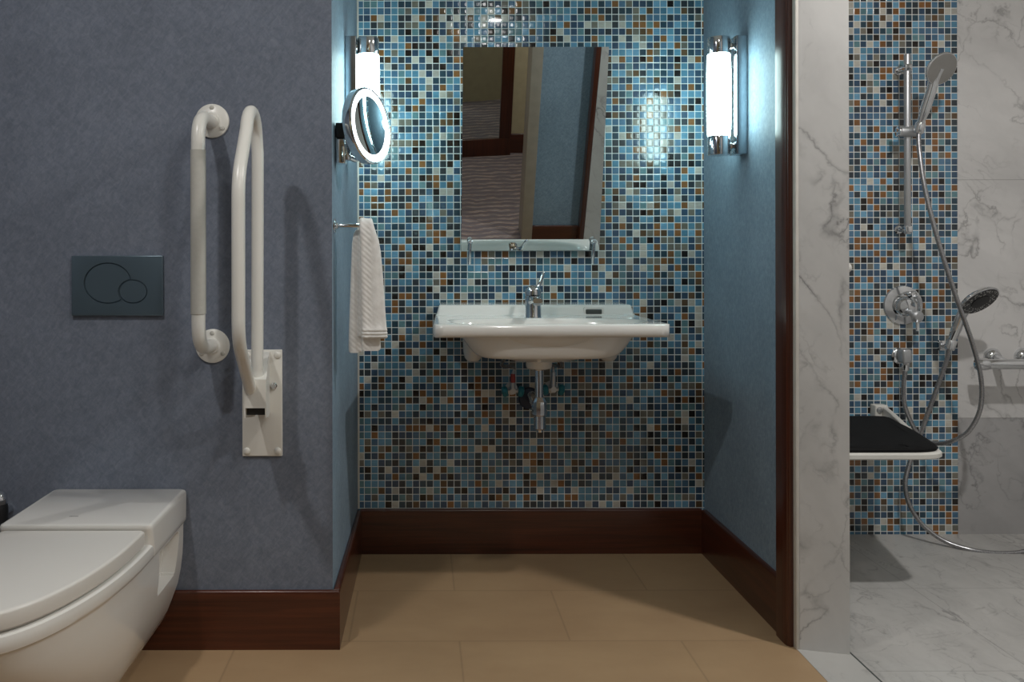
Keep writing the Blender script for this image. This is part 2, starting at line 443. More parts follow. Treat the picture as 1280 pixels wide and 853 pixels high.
# the door wall behind the camera's view, seen in the mirror
struct('wall_front', prism(new(), [(.70, .77), (1.02, .77), (1.02, .88), (.70, .88)], 0, H), M['paper_lamplit'], label='blue wallpapered wall beside the doorway', cat='wall')
struct('wall_front', prism(new(), [(-1.8, .77), (-.56, .77), (-.56, .88), (-1.8, .88)], 0, H), M['paper'], label='wallpapered wall left of the doorway', cat='wall')
struct('wall_front', prism(new(), [(1.02, .77), (2.87, .77), (2.87, .90), (1.02, .90)], 0, H), M['marble_wall'], label='marble wall at the front of the shower', cat='wall')
struct('wall_corridor', prism(new(), [(.70, .76), (2.9, .76), (2.9, .77), (.70, .77)], 0, H), M['beige'], label='beige corridor wall beside the doorway', cat='wall')
struct('wall_corridor', prism(new(), [(-2.2, .76), (-.56, .76), (-.56, .77), (-2.2, .77)], 0, H), M['beige'], label='beige corridor wall left of the doorway', cat='wall')
struct('wall_corridor', prism(new(), [(-2.2, -.70), (2.9, -.70), (2.9, -.62), (-2.2, -.62)], 0, H), M['beige'], label='beige far wall of the corridor seen in the mirror', cat='wall')
struct('wall_corridor', prism(new(), [(2.8, -.7), (2.9, -.7), (2.9, .77), (2.8, .77)], 0, H), M['beige'], label='beige end wall of the corridor', cat='wall')
struct('wall_corridor', prism(new(), [(-2.2, -.7), (-2.1, -.7), (-2.1, .77), (-2.2, .77)], 0, H), M['beige'], label='beige end wall of the corridor, other end', cat='wall')
for x0, x1, lb in ((.635, .70, 'taupe door lining seen in the mirror'), (-.56, -.50, 'taupe door lining at the left of the doorway')):
    struct('door_frame', box(new(), x0, x1, .72, .90, 0, H, .004), M['jamb'], label=lb, cat='door frame')
# second wood edge strip with marble beside it at the near end of the shower opening
bm = new(); box(bm, .985, 1.012, .88, .96, 0, H, .004)
struct('trim_2', bm, M['wood_z'], label='dark wooden edge strip at the near end of the shower opening', cat='trim')
struct('trim_3', prism(new(), [(1.0125, .895), (1.1315, .895), (1.1315, .96), (1.0125, .96)], 0, H), M['marble_col'], label='marble jamb at the near end of the shower opening', cat='trim')

def skirting(name, poly, mat, label, h=.158):                     # plan outline of the board, its rounded cap is bevelled
    bm = new(); prism(bm, poly, 0, h)
    top = [e for e in bm.edges if all(abs(v.co.z - h) < 1e-4 for v in e.verts)]
    bmesh.ops.bevel(bm, geom=top, offset=.0085, segments=4, affect='EDGES', profile=.5)
    return struct(name, bm, mat, label=label, cat='baseboard')
TH = .0155
skirting('baseboard_back', [(-.2155, WB - .013), (.993, WB - .013), (.993, WB + .02), (-.2155, WB + .02)], M['wood_x'], 'dark wooden baseboard under the mosaic wall')
skirting('baseboard_left', [(-1.75, WL - TH), (-.2165, WL - TH), (-.2165, WL + .001), (-1.75, WL + .001)], M['wood_x'], 'dark wooden baseboard behind the toilet')
skirting('baseboard_alcove_left', [(-.2168, WL - .001), (-.2075, WB - .0128), (-.225, WB - .0128), (-.2372, WL - .001)], M['wood_y'], 'dark wooden baseboard along the left side of the alcove')
skirting('baseboard_right', [(.9945, 2.445), (.9905, WB - .013), (1.02, WB - .013), (1.02, 2.445)], M['wood_y'], 'dark wooden baseboard along the right side of the alcove')
skirting('baseboard_front', [(.70, .879), (.985, .879), (.985, .895), (.70, .895)], M['wood_x'], 'dark wooden baseboard beside the doorway', .10)
skirting('baseboard_corridor', [(-2.1, -.625), (2.8, -.625), (2.8, -.604), (-2.1, -.604)], M['wood_x'], 'dark wooden baseboard of the corridor')
# wooden edge strip at the partition: moulded plan extruded to the ceiling
mould = [(.9905, 2.4465), (.9862, 2.4420), (.9856, 2.405), (.9862, 2.385), (.9885, 2.376), (.9915, 2.3745), (.9925, 2.3715), (.9965, 2.369), (1.003, 2.369), (1.0055, 2.3715), (1.012, 2.3715), (1.012, 2.4465)]
struct('trim_4', prism(new(), mould, 0, H), M['wood_z'], 25, label='tall moulded dark wooden edge strip beside the marble', cat='trim')
struct('trim_5', box(new(), 1.0035, 1.0122, 2.3505, 2.3712, 0, H, .0012), M['edge'], label='thin pale edge strip between wood and marble', cat='trim')
struct('trim_6', box(new(), -.2212, -.2150, WB - .0035, WB + .001, .158, H), M['edge'], label='thin white edge strip at the left of the mosaic', cat='trim')

# corridor wardrobe with a mirror door (only its reflection is seen)
t = thing('wardrobe_door', (.30, -.53, 0), 'dark wooden framed mirror door reflected in the sink mirror', 'wardrobe door')
rot = Matrix.Rotation(math.radians(-7), 4, 'Z')
bm = new()
for a in ((-.55, .40, 0, .14), (-.55, .40, 2.05, 2.15), (-.55, -.46, .14, 2.05), (.31, .40, .14, 2.05)):
    box(bm, a[0], a[1], -.02, .02, a[2], a[3], .003)
bm.transform(Matrix.Translation((.30, -.53, 0)) @ rot); obj('frame', bm, M['wood_z'], t)
bm = new(); box(bm, -.46, .31, -.008, .008, .14, 2.05); bm.transform(Matrix.Translation((.30, -.53, 0)) @ rot); obj('mirror_panel', bm, M['mirror'], t)

# ------------------------------------------------------------------ toilet
TX = -.808
def plan(w, yf, yb=2.3725, n=26, rc=.012, ex=2.35, ys=None):
    """D shaped plan outline: straight sides from the wall, rounded front."""
    L = max(.12, min(.34, (yb - yf) * .55)) if ys is None else ys - yf
    yc = yf + L
    pts = [(TX + w - rc, yb), (TX + w, yb - rc)]
    for k in range(7): pts.append((TX + w, yb - rc + (yc - yb + rc) * (k + 1) / 8))
    for k in range(n + 1):
        a = PI * k / n
        c, s = math.cos(a), math.sin(a)
        pts.append((TX + w * math.copysign(abs(c) ** (2 / ex), c), yc - L * abs(s) ** (2 / ex)))
    for k in range(7): pts.append((TX - w, yc + (yb - rc - yc) * (k + 1) / 8))
    pts += [(TX - w, yb - rc), (TX - w + rc, yb)]
    return pts
toilet = thing('toilet', (TX, 2.354, 0), 'white wall-hung toilet with closed lid at the left', 'toilet')
bm = new()
prof = [(.378, .166, 1.572), (.3775, .172, 1.565), (.374, .1765, 1.558), (.366, .178, 1.555), (.352, .178, 1.555), (.345, .1765, 1.558), (.341, .1725, 1.566), (.335, .1715, 1.570),
        (.30, .1712, 1.588), (.26, .1695, 1.622), (.22, .165, 1.665), (.18, .157, 1.715), (.14, .145, 1.775), (.11, .133, 1.825), (.085, .120, 1.870), (.07, .109, 1.905), (.063, .098, 1.93)]
loft(bm, [[Vector((x, y, z)) for x, y in plan(w, yf, 2.3725 if z > .17 else 2.354, 36, .012, 2.05, 2.03)] for z, w, yf in prof])
body = obj('bowl', bm, M['ceramic'], toilet, 40)
for s in (1, -1):
    bm = new(); xa = TX + s * .125; xb = TX + s * .20
    prism(bm, [(min(xa, xb), 2.135), (max(xa, xb), 2.150), (max(xa, xb), 2.325), (min(xa, xb), 2.325)], .225, .334)
    for v in bm.verts:
        if v.co.z < .3 and v.co.y > 2.3: v.co.y -= .030
    es = [e for e in bm.edges]
    bmesh.ops.bevel(bm, geom=es, offset=.006, segments=2, affect='EDGES')
    cut = obj('cutter', bm, M['ceramic'], None); boolean_cut(body, cut)
# raised deck at the wall
bm = new()
dk = [(.3445, .1760, .0), (.349, .1785, 0), (.36, .1795, 0), (.415, .1800, 0), (.4235, .1795, .001), (.428, .177, .004), (.430, .172, .009)]
def deckplan(w, ins):
    y0, y1 = 2.062 + ins, 2.3725 - ins; r = .014
    out = []
    for cx, cy, a0 in ((TX + w - r, y1 - r, 0), (TX - w + r, y1 - r, 90), (TX - w + r, y0 + r, 180), (TX + w - r, y0 + r, 270)):
        for k in range(6):
            a = math.radians(a0 + 18 * k); out.append((cx + r * math.cos(a), cy + r * math.sin(a)))
    return out
loft(bm, [[Vector((x, y - .012 * max(0, (z - .40)) / .03 * (1 if y < 2.2 else 0) + (.010 if (y < 2.2 and z < .40) else 0), z)) for x, y in deckplan(w, i)] for z, w, i in dk])
deck = obj('deck', bm, M['ceramic'], toilet, 40)
bm = new()
for k in range(6): box(bm, -.8455 + k * .0036, -.8455 + k * .0036 + .0024, 2.118, 2.1225, .4299, .4304)
obj('maker_mark', bm, M['print'], deck)
def slab(prof, mat, name, parent, ys=2.0):
    bm = new(); loft(bm, [[Vector((x, y, z)) for x, y in plan(w, yf, yb, 36, rc, 2.02, ys)] for z, w, yf, yb, rc in prof])
    return obj(name, bm, mat, parent, 40)
YB = 2.048
slab([(.379, .160, 1.572, YB, .006), (.3875, .160, 1.572, YB, .006)], M['seat_white'], 'seat', toilet)
slab([(.3850, .1655, 1.562, YB, .006), (.3862, .1672, 1.5605, YB, .006), (.3875, .1675, 1.560, YB, .006), (.4135, .1675, 1.560, YB, .006), (.4168, .1668, 1.561, YB - .0005, .006), (.4188, .1645, 1.564, YB - .002, .006), (.4196, .160, 1.571, YB - .006, .006)], M['seat_white'], 'lid', toilet)

# dark accessory at the left edge of the picture
a = at(-4, 640, 2.30)
brush = thing('toilet_brush', (a.x, 2.30, a.z - .10), 'black and chrome wall accessory beyond the toilet, cut off by the frame', 'toilet brush')
bm = new(); lathe(bm, (a.x, 2.30, a.z - .10), (0, 0, 1), [(.018, 0), (.025, .004), (.0265, .03), (.0265, .112), (.024, .124)], 32); obj('holder', bm, M['black'], brush)
bm = new(); lathe(bm, (a.x, 2.30, a.z + .0235), (0, 0, 1), [(.025, 0), (.0255, .004), (.024, .022), (.014, .034), (.004, .038)], 32); obj('cap', bm, M['chrome'], brush)
bm = new(); cyl(bm, (a.x, 2.322, a.z - .01), (a.x, WL + .001, a.z - .01), .010); obj('bracket', bm, M['chrome'], brush)

# ------------------------------------------------------------------ flush plate
p0, p1 = at(89.5, 319, WL - .01), at(203.5, 394, WL - .01)
fx, fz = (p0.x + p1.x) / 2, (p0.z + p1.z) / 2
fw, fh = p1.x - p0.x, p0.z - p1.z
flush = thing('flush_plate', (fx, WL, p1.z), 'dark chrome flush plate with two round buttons above the toilet', 'flush plate')
k = (WL - .01) / F
bx, bz, br = (134.8 - VX) * k, CH - (353.5 - VY) * k, .0665
sx_, sz_, sr = (166.2 - VX) * k, CH - (364.0 - VY) * k, .0405
bm = new(); box(bm, fx - fw / 2, fx + fw / 2, WL - .012, WL + .001, fz - fh / 2, fz + fh / 2, .002, 3)
pl = obj('plate', bm, M['dark_chrome'], flush)
bm = new()
lathe(bm, (bx, WL - .02, bz), (0, 1, 0), [(br * 1.0, 0), (br * .955, .0135)], 64, sq=.86)
bm.verts.ensure_lookup_table()
cut = obj('cutter', bm, M['dark'], None); boolean_cut(pl, cut)
bm = new(); lathe(bm, (sx_, WL - .02, sz_), (0, 1, 0), [(sr * 1.0, 0), (sr * .93, .0138)], 48, sq=.84)
cut = obj('cutter', bm, M['dark'], None); boolean_cut(pl, cut)
def button(name, cx, cz, r, sq, y, notch=None):
    bm = new(); lathe(bm, (cx, WL - .0008, cz), (0, -1, 0), [(r, 0), (r, y - .0012), (r - .0012, y), (.001, y + .0004)], 56, sq=sq)
    o = obj(name, bm, M['dark_chrome'], flush, 30)
    if notch:
        bm = new(); lathe(bm, (notch[0], WL - .03, notch[1]), (0, 1, 0), [(notch[2], 0), (notch[2], .04)], 48, sq=notch[3]); boolean_cut(o, obj('cutter', bm, M['dark'], None))
button('button', bx, bz, br * .93, .855, .0095, (sx_, sz_, sr * 1.0, .84))
button('button', sx_, sz_, sr * .9, .83, .0098)

# ------------------------------------------------------------------ vertical grab bar
gt, gb = at(267, 151, WL), at(265, 432, WL)
gx = (gt.x + gb.x) / 2
bar = thing('grab_bar', (gx, WL, gb.z), 'short white upright grab bar with ribbed grip, left of the folding rail', 'grab bar')
ys = 2.225
path = fillet([(gx, WL - .004, gt.z - .004), (gx - .002, ys, gt.z - .006), (gx - .002, ys, gb.z + .006), (gx, WL - .004, gb.z + .004)], .085, 14)
bm = new(); tube(bm, path, .0175, 24); obj('tube', bm, M['white_coat'], bar)
bm = new()
z0g, z1g = at(250, 392, ys).z, at(250, 187, ys).z
n = 60
rings = []
for i in range(n + 1):
    z = z0g + (z1g - z0g) * i / n
    rings.append([Vector((gx - .002 + math.cos(2 * PI * q / 48) * (.0190 + (.0004 if q % 2 else 0)), ys + math.sin(2 * PI * q / 48) * (.0190 + (.0004 if q % 2 else 0)), z)) for q in range(48)])
loft(bm, rings); obj('grip', bm, M['grip'], bar, 60)
for z in (gt.z, gb.z):
    bm = new(); lathe(bm, (gx, WL + .001, z), (0, -1, 0), [(.0455, 0), (.0455, .007), (.043, .009), (.030, .0105), (.0225, .013), (.0185, .02)], 48)
    fl = obj('flange', bm, M['white_coat'], bar)
    for q in (90, 215, 325):
        a = math.radians(q); bm = new()
        lathe(bm, (gx + .035 * math.cos(a), WL - .0085, z + .035 * math.sin(a)), (0, -1, 0), [(.0062, 0), (.006, .002), (.004, .0032), (.001, .0036)], 16)
        obj('screw', bm, M['grip'], fl)

# ------------------------------------------------------------------ folding support rail
q0, q1 = at(302.5, 437, WL - .006), at(352.5, 570, WL - .006)
rail = thing('folding_rail', ((q0.x + q1.x) / 2, WL, q1.z), 'white folding support rail swung upright beside the grab bar', 'support rail')
bm = new(); box(bm, q0.x, q1.x, WL - .008, WL + .0005, q1.z, q0.z, .002)
plate = obj('wall_plate', bm, M['white_coat'], rail)
for X in (q0.x + .012, q1.x - .012):
    for Z in (q0.z - .014, q1.z + .014):
        bm = new(); lathe(bm, (X, WL - .0078, Z), (0, -1, 0), [(.0095, 0), (.009, .003), (.006, .0055), (.001, .006)], 20); obj('screw_cap', bm, M['white_coat'], plate)
rx = -.408
YN, YFr = 1.985, 2.215
zt = 1.405
pts = [(rx - .012, 2.225, .715), (rx - .004, YFr, .76), (rx, YFr, 1.30), (rx - .004, 2.185, 1.405), (rx - .012, 2.095, 1.435), (rx - .008, 2.02, 1.32), (rx - .002, YN, 1.245), (rx - .002, YN, .868), (rx - .020, 2.165, .765), (rx - .020, 2.215, .725)]
lo = [(rx - .006, 2.235, .70), (rx - .002, YFr, .78), (rx, YFr, 1.315)]
bend = [Vector((rx, YFr, 1.315))]
for kk in range(1, 13):
    a = PI * kk / 12 * .9
    bend.append(Vector((rx - .002, 2.147 + .068 * math.cos(a), 1.335 + .0735 * math.sin(a))))
path = [Vector(v) for v in lo] + bend[1:]
tail = fillet([tuple(path[-1]), (rx - .002, YN + .002, 1.235), (rx - .002, YN, .865), (rx - .017, 2.21, .715)], [.05, .05], 8)
path = fillet(lo, .03, 6)[:-1] + bend + tail[1:]
bm = new(); tube(bm, path, .0152, 24); obj('tube', bm, M['white_coat'], rail)
h0, h1 = at(305, 474, 2.19), at(330.5, 522, 2.19)
hx0, hx1 = h0.x, h1.x + .004
bm = new()
zc = h1.z + .024
def side_prism(bm, X0, X1, pr):
    a = [bm.verts.new((X0, y, z)) for y, z in pr]; b = [bm.verts.new((X1, y, z)) for y, z in pr]
    bm.faces.new(a); bm.faces.new(list(reversed(b)))
    for i in range(len(pr)): bm.faces.new((a[i], b[i], b[(i + 1) % len(pr)], a[(i + 1) % len(pr)]))
side_prism(bm, hx0, hx1, [(2.188, zc), (2.188, h0.z), (2.215, h0.z + .004), (2.26, h0.z + .04), (WL - .008, h0.z + .05), (WL - .008, zc)])
for X in (hx0, hx1 - .003): side_prism(bm, X, X + .003, [(2.188, zc), (WL - .008, zc), (WL - .008, h1.z - .018), (2.30, h1.z - .018), (2.188, h1.z)])
taper = lambda bm: [setattr(v.co, 'x', v.co.x + (-.4045 - hx1) * max(0, (v.co.y - 2.188) / (WL - 2.188))) for v in bm.verts if v.co.x > (hx0 + hx1) / 2]
taper(bm); hb = obj('hinge_box', bm, M['white_coat'], rail)
bm = new(); box(bm, hx0 + .003, hx1 - .003, 2.205, 2.31, h1.z + .004, zc); taper(bm); obj('shade_block', bm, M['dark'], hb)  # dark block added for the shade inside the open underside of the box
b0 = at(341, 483, WL - .02); bm = new()
lathe(bm, (b0.x, WL - .0075, b0.z), (0, -1, 0), [(.010, 0), (.010, .003), (.0075, .0035), (.0075, .010), (.006, .012)], 6); obj('bolt', bm, M['chrome'], plate)

# ------------------------------------------------------------------ wall lamps
def sconce(sgn, X, wallx, label):
    Y = 2.73
    Z = lambda py: CH + (VY - py) * Y / F
    t = thing('wall_lamp', (wallx, Y, Z(195)), label, 'wall lamp', 'upright tube wall lamps in the alcove')
    bm = new(); lathe(bm, (X, Y, Z(171)), (0, 0, 1), [(.0335, 0), (.0352, .02), (.036, .06), (.036, Z(69) - Z(171) - .06), (.0352, Z(69) - Z(171) - .02), (.0335, Z(69) - Z(171))], 40)
    obj('glass_tube', bm, M['glow'], t)
    for za, zb in ((Z(195), Z(171)), (Z(69), Z(48))):
        bm = new(); cyl(bm, (X, Y, za), (X, Y, zb), .0338, None, .002, 40); c = obj('end_cap', bm, M['chrome'], t)
        zm = (za + zb) / 2
        bm = new(); cyl(bm, (X + sgn * .032, Y, zm), (wallx - sgn * .02, Y, zm), .0075); lathe(bm, (X + sgn * .034, Y, zm), (sgn, 0, 0), [(.0105, 0), (.0115, .004), (.0085, .008)], 20)
        obj('connector', bm, M['chrome'], c)
    bm = new(); box(bm, min(wallx, wallx - sgn * .034), max(wallx, wallx - sgn * .034), Y - .031, Y + .031, Z(194.5), Z(47.5), .0015); obj('back_plate', bm, M['plate'], t)
sconce(1, .928, 1.0062, 'lit tube wall lamp on the right side wall of the alcove')
sconce(-1, -.160, -.2290, 'lit tube wall lamp half hidden behind the round shaving mirror')

# ------------------------------------------------------------------ round lit shaving mirror
mc = at(463, 157, 2.47)
mm = thing('shaving_mirror', (-.232, 2.455, mc.z - .12), 'round chrome shaving mirror with lit ring on the left alcove wall', 'mirror')
nrm = Vector((math.sin(math.radians(62)), -math.cos(math.radians(62)), .075)).normalized()
bm = new(); lathe(bm, mc - nrm * .034, nrm, [(.070, 0), (.098, .003), (.106, .010), (.1085, .028), (.1085, .034), (.1060, .0375), (.1025, .0375), (.1005, .034), (.0990, .020), (.001, .018)], 64); house = obj('housing', bm, M['chrome'], mm)
bm = new()
ua, va = frame_of(nrm)
def ringf(ri, ro, d0, d1, seg=72):
    rr = []
    for r, d in ((ri, d0), (ro, d0), (ro, d1), (ri, d1)):
        rr.append([mc + nrm * d + (ua * math.cos(2 * PI * i / seg) + va * math.sin(2 * PI * i / seg)) * r for i in range(seg)])
    loft(bm, rr + [rr[0]], False, False); bmesh.ops.remove_doubles(bm, verts=bm.verts, dist=1e-6)
ringf(.0825, .1010, .000, .0016); obj('light_ring', bm, M['ring'], mm)
bm = new(); lathe(bm, mc, nrm, [(.0828, -.012), (.0828, .0004)] + [(.0826 * q / 10, .0004 - .0082 * (1 - (q / 10) ** 2)) for q in range(9, 0, -1)] + [(.0005, -.0078)], 64); obj('mirror_glass', bm, M['mirror'], mm)
piv = mc - nrm * .03 - Vector((0, 0, .075))
bm = new(); tube(bm, fillet([mc - nrm * .025 - Vector((0, 0, .06)), piv + Vector((-.012, .006, -.02)), (-.200, 2.455, piv.z - .012)], .02, 8), .0075, 16)
obj('arm', bm, M['chrome'], mm)
b0 = at(427, 155, 2.455); b1 = at(427, 205, 2.455)
bm = new(); box(bm, -.2325, -.203, 2.430, 2.480, at(0, 172, 2.43).z, at(0, 153, 2.43).z, .003); mnt = obj('mount', bm, M['black'], mm)
bm = new(); box(bm, -.2325, -.206, 2.432, 2.478, b1.z, at(0, 173, 2.43).z, .003); cyl(bm, (-.204, 2.455, b1.z + .01), (-.204, 2.455, at(0, 178, 2.43).z), .012, None, .003); obj('mount_bracket', bm, M['chrome'], mm)

# ------------------------------------------------------------------ towel bar and towel
tz = CH + 33 * 2.41 / F
tb = thing('towel_bar', (-.236, 2.41, tz), 'short chrome towel bar on the left alcove wall', 'towel bar')
bm = new(); cyl(bm, (-.2355, 2.41, tz), (-.130, 2.41, tz), .0058, None, .002); obj('rod', bm, M['chrome'], tb)
bm = new(); lathe(bm, (-.2365, 2.41, tz), (1, 0, 0), [(.021, 0), (.021, .004), (.018, .006), (.010, .0075), (.0075, .012)], 32); obj('flange', bm, M['chrome'], tb)

def towel_layer(bm, keys, th, nx=22, ripple=0.0):
    """keys: stations along the length (y, z, x_left, x_right, ny, nz); a soft folded bundle with rounded sides."""
    rings = []
    for (y, z, xa, xb, ny, nz, *kt) in keys:
        ring = []; thk = th * (kt[0] if kt else 1)
        m = (xa + xb) / 2; w = (xb - xa) / 2
        for q in range(nx * 2):
            a = 2 * PI * q / (nx * 2)
            c, s = math.cos(a), math.sin(a)
            px = m + w * math.copysign(abs(c) ** .55, c)
            off = thk * math.copysign(abs(s) ** .6, s)
            off += ripple * math.sin(px * 190 + z * 6)
            ring.append(Vector((px, y + ny * off, z + nz * off)))
        rings.append(ring)
    loft(bm, rings)
bm = new()
zb = lambda py, Y: CH - (py - VY) * Y / F
keys = []
def fstation(py, xl, xr, Y=2.388, kt=1): keys.append((Y, zb(py, Y), (xl - VX) * Y / F, (xr - VX) * Y / F, -1, 0, kt))
for py, xl, xr, kt in ((423, 452.4, 483, .7), (421.6, 451.7, 484.2, 1.22), (420, 451.8, 484.4, 1.25), (418.8, 451.8, 483.6, .88), (417.4, 451.8, 484.2, 1.25), (415.8, 451.8, 484.2, 1.25), (414.6, 451.8, 483.4, .88), (413.2, 451.7, 484, 1.22),
        (411.4, 451.6, 483.8, 1.2), (410, 451.6, 483.2, .95), (400, 451.4, 482.4, 1), (370, 451, 480.3, 1), (340, 450.6, 478.3, 1), (315, 450.2, 476, 1), (300, 450, 473.4, 1), (292, 449.8, 470.5, .95)):
    fstation(py, xl, xr, 2.388, kt)
for k_ in range(1, 9):                                   # over the bar
    a = PI * k_ / 9
    keys.append((2.410 - .022 * math.cos(a), tz - .012 + .024 * math.sin(a), -.1640 - .004 * k_ / 9, -.1215 - .006 * math.sin(a) - .006 * k_ / 9, -math.cos(a), math.sin(a), .9))
for py, xl, xr in ((300, 448, 466), (330, 447, 468), (370, 447, 470), (420, 447, 470)):
    Y = 2.432; keys.append((Y, zb(py, Y), (xl - VX) * Y / F, (xr - VX) * Y / F, 1, 0))
towel_layer(bm, keys, .0105, ripple=.0012)
# inner fold that hangs a little lower
keys = []
for py, xl, xr in ((438.5, 454, 473), (437, 452.5, 475), (434, 452, 475.8), (400, 452, 474), (330, 451.5, 472), (300, 451.5, 470)):
    Y = 2.4035; keys.append((Y, zb(py, Y), (xl - VX) * Y / F, (xr - VX) * Y / F, -1, 0))
towel_layer(bm, keys, .0065)
# rear bundle, seen left of the front one
keys = []
for py, xl, xr in ((440.5, 437, 450), (439, 435.8, 453), (436, 435.4, 454), (420, 435.8, 455), (380, 437.2, 456), (340, 438.6, 457), (305, 440, 458), (292, 442, 458), (287.5, 445, 457)):
    Y = 2.442; keys.append((Y, zb(py, Y), (xl - VX) * Y / F, (xr - VX) * Y / F, -1, 0))
towel_layer(bm, keys, .014, ripple=.001)
tag(obj('towel', bm, M['towel'], None, 60), 'white ribbed towel hanging folded over the chrome bar', 'towel')

# ------------------------------------------------------------------ tilted mirror
mir = thing('wall_mirror', (.385, WB, 1.075), 'frameless mirror tilted forward above the sink', 'mirror')
YBm, YTm = 3.085, 2.919
bl, br_, tl, tr = at(576, 313.5, YBm), at(747.3, 313.5, YBm), at(579.8, 59, YTm), at(763.6, 59, YTm)
xl, xr = (bl.x + tl.x) / 2, (br_.x + tr.x) / 2
up = Vector((0, YTm - YBm, tl.z - bl.z)); Lm = up.length; upn = up.normalized(); back = Vector((0, upn.z, -upn.y))
bm = new(); vs = []
for d in (0, .005):
    for sx, sz in ((xl, 0), (xr, 0), (xr, Lm), (xl, Lm)):
        vs.append(bm.verts.new(Vector((sx, YBm, bl.z)) + upn * sz + back * d))
for f in ((0, 1, 2, 3), (7, 6, 5, 4), (0, 4, 5, 1), (1, 5, 6, 2), (2, 6, 7, 3), (3, 7, 4, 0)): bm.faces.new([vs[i] for i in f])
obj('mirror_glass', bm, M['mirror'], mir)
for px in (587.5, 741.5):
    c = at(px, 303, 3.07)
    bm = new(); cyl(bm, (c.x, WB, c.z), (c.x, 3.058, c.z), .008, None, .002); lathe(bm, (c.x, 3.062, c.z), (0, -1, 0), [(.0095, 0), (.0095, .006), (.006, .009)], 20)
    br1 = obj('bracket', bm, M['satin'], mir)
    bm = new(); tube(bm, fillet([(c.x, 3.055, c.z), (c.x, 3.050, c.z - .012), (c.x - .003, 3.075, c.z - .078)], .01, 5), [.0045] * 8, 12) if False else cyl(bm, (c.x, 3.054, c.z - .002), (c.x - .002, 3.07, c.z - .078), .0052, .0058, .002)
    obj('lever', bm, M['chrome'], br1)
for px in (600, 725):                                     # hinged stays behind the top edge
    c = at(px, 80, 2.945)
    bm = new(); cyl(bm, (c.x, 2.962, c.z - .03), (c.x, WB, c.z - .06), .006); obj('stay', bm, M['satin'], mir)

# ------------------------------------------------------------------ sink
SX, SY0, SY1, SZ = .3855, 2.562, WB, .8535
sink = thing('sink', (SX, WB, .69), 'wide white ceramic sink mounted on the mosaic wall', 'sink')
def hw(Y): return .349 - .019 * (Y - SY0) / (SY1 - SY0)
NU, NV = 150, 110
def sm(a, b, t):
    t = max(0, min(1, (t - a) / (b - a))); return t * t * (3 - 2 * t)
def plan_pt(i, j, inset=0.0):
    u, v = i / NU * 2 - 1, j / NV
    # denser samples near the edges
    u = math.sin(u * PI / 2) * .55 + u * .45
    v = v ** .9
    Y = SY0 + inset + v * (SY1 - SY0 - inset)
    w = hw(Y) - inset; R = .030
    X = u * w
    d = Y - SY0 - inset
    if d < R:
        lim = w - R + math.sqrt(max(0, R * R - (R - d) ** 2))
        X = u * lim
    return X, Y
def rim_d(X, Y):
    return max(0, min(hw(Y) - abs(X), Y - SY0))
def top_z(X, Y):
    z = SZ
    d = rim_d(X, Y)
    if d < .006: z -= .006 - math.sqrt(max(0, .006 ** 2 - (.006 - d) ** 2))
    e = (abs(X) / .285) ** 3.2 + (abs(Y - 2.690) / .104) ** 3.2
    if e < 1.25: z -= .105 * (1 - sm(.25, 1.1, e)) + .004 * (1 - sm(1.0, 1.25, e))
    up_ = sm(2.925, 2.955, Y) * (1 - sm(hw(Y) - .016, hw(Y) - .002, abs(X)))
    z += .0335 * up_
    return z
def bot_z(X, Y):
    z = .8150
    d = rim_d(X, Y)
    if d < .008: z += .008 - math.sqrt(max(0, .008 ** 2 - (.008 - d) ** 2))
    e = (abs(X) / .275) ** 2.2 + (abs(Y - 2.82) / .245) ** 2.2
    if e < 1: z -= .102 * (1 - e) ** .78
    return z
bm = new()
T = [[bm.verts.new((SX + plan_pt(i, j)[0], plan_pt(i, j)[1], top_z(*plan_pt(i, j)))) for j in range(NV + 1)] for i in range(NU + 1)]
B = [[bm.verts.new((SX + plan_pt(i, j)[0], plan_pt(i, j)[1], bot_z(*plan_pt(i, j)))) for j in range(NV + 1)] for i in range(NU + 1)]
for i in range(NU):
    for j in range(NV):
        bm.faces.new((T[i][j], T[i + 1][j], T[i + 1][j + 1], T[i][j + 1]))
        bm.faces.new((B[i][j], B[i][j + 1], B[i + 1][j + 1], B[i + 1][j]))
for i in range(NU):
    bm.faces.new((T[i][0], B[i][0], B[i + 1][0], T[i + 1][0])); bm.faces.new((T[i][NV], T[i + 1][NV], B[i + 1][NV], B[i][NV]))
for j in range(NV):
    bm.faces.new((T[0][j], T[0][j + 1], B[0][j + 1], B[0][j])); bm.faces.new((T[NU][j], B[NU][j], B[NU][j + 1], T[NU][j + 1]))
basin = obj('basin', bm, M['ceramic'], sink, 60)
bm = new(); dx = at(673.5, 0, 2.83).x
lathe(bm, (dx, 2.83, .690), (0, 0, 1), [(.036, 0), (.0405, .003), (.042, .010), (.043, .03), (.048, .045)], 36); obj('outlet_boss', bm, M['ceramic'], sink)
for px in (591, 760):
    c = at(px, 440, 3.03); bm = new()
    lathe(bm, (c.x, 3.03, c.z - .034), (0, 0, 1), [(.008, 0), (.020, .003), (.029, .014), (.034, .036), (.037, .10)], 28); obj('mounting_boss', bm, M['ceramic'], sink)
o0 = at(742, 390.5, 2.934); bm = new(); box(bm, o0.x - .0265, o0.x + .0265, 2.930, 2.950, o0.z - .0085, o0.z + .0085, .003); ov = obj('overflow', bm, M['slot'], sink)
bm = new(); r_ = [[Vector((o0.x + x, y, o0.z + z)) for x, z in rrect(w, h, .004)] for w, h, y in ((.054, .018, 2.932), (.066, .028, 2.932), (.066, .028, 2.945), (.054, .018, 2.945))]
loft(bm, r_ + [r_[0]], False, False); bmesh.ops.remove_doubles(bm, verts=bm.verts, dist=1e-6); obj('overflow_surround', bm, M['ceramic'], ov)
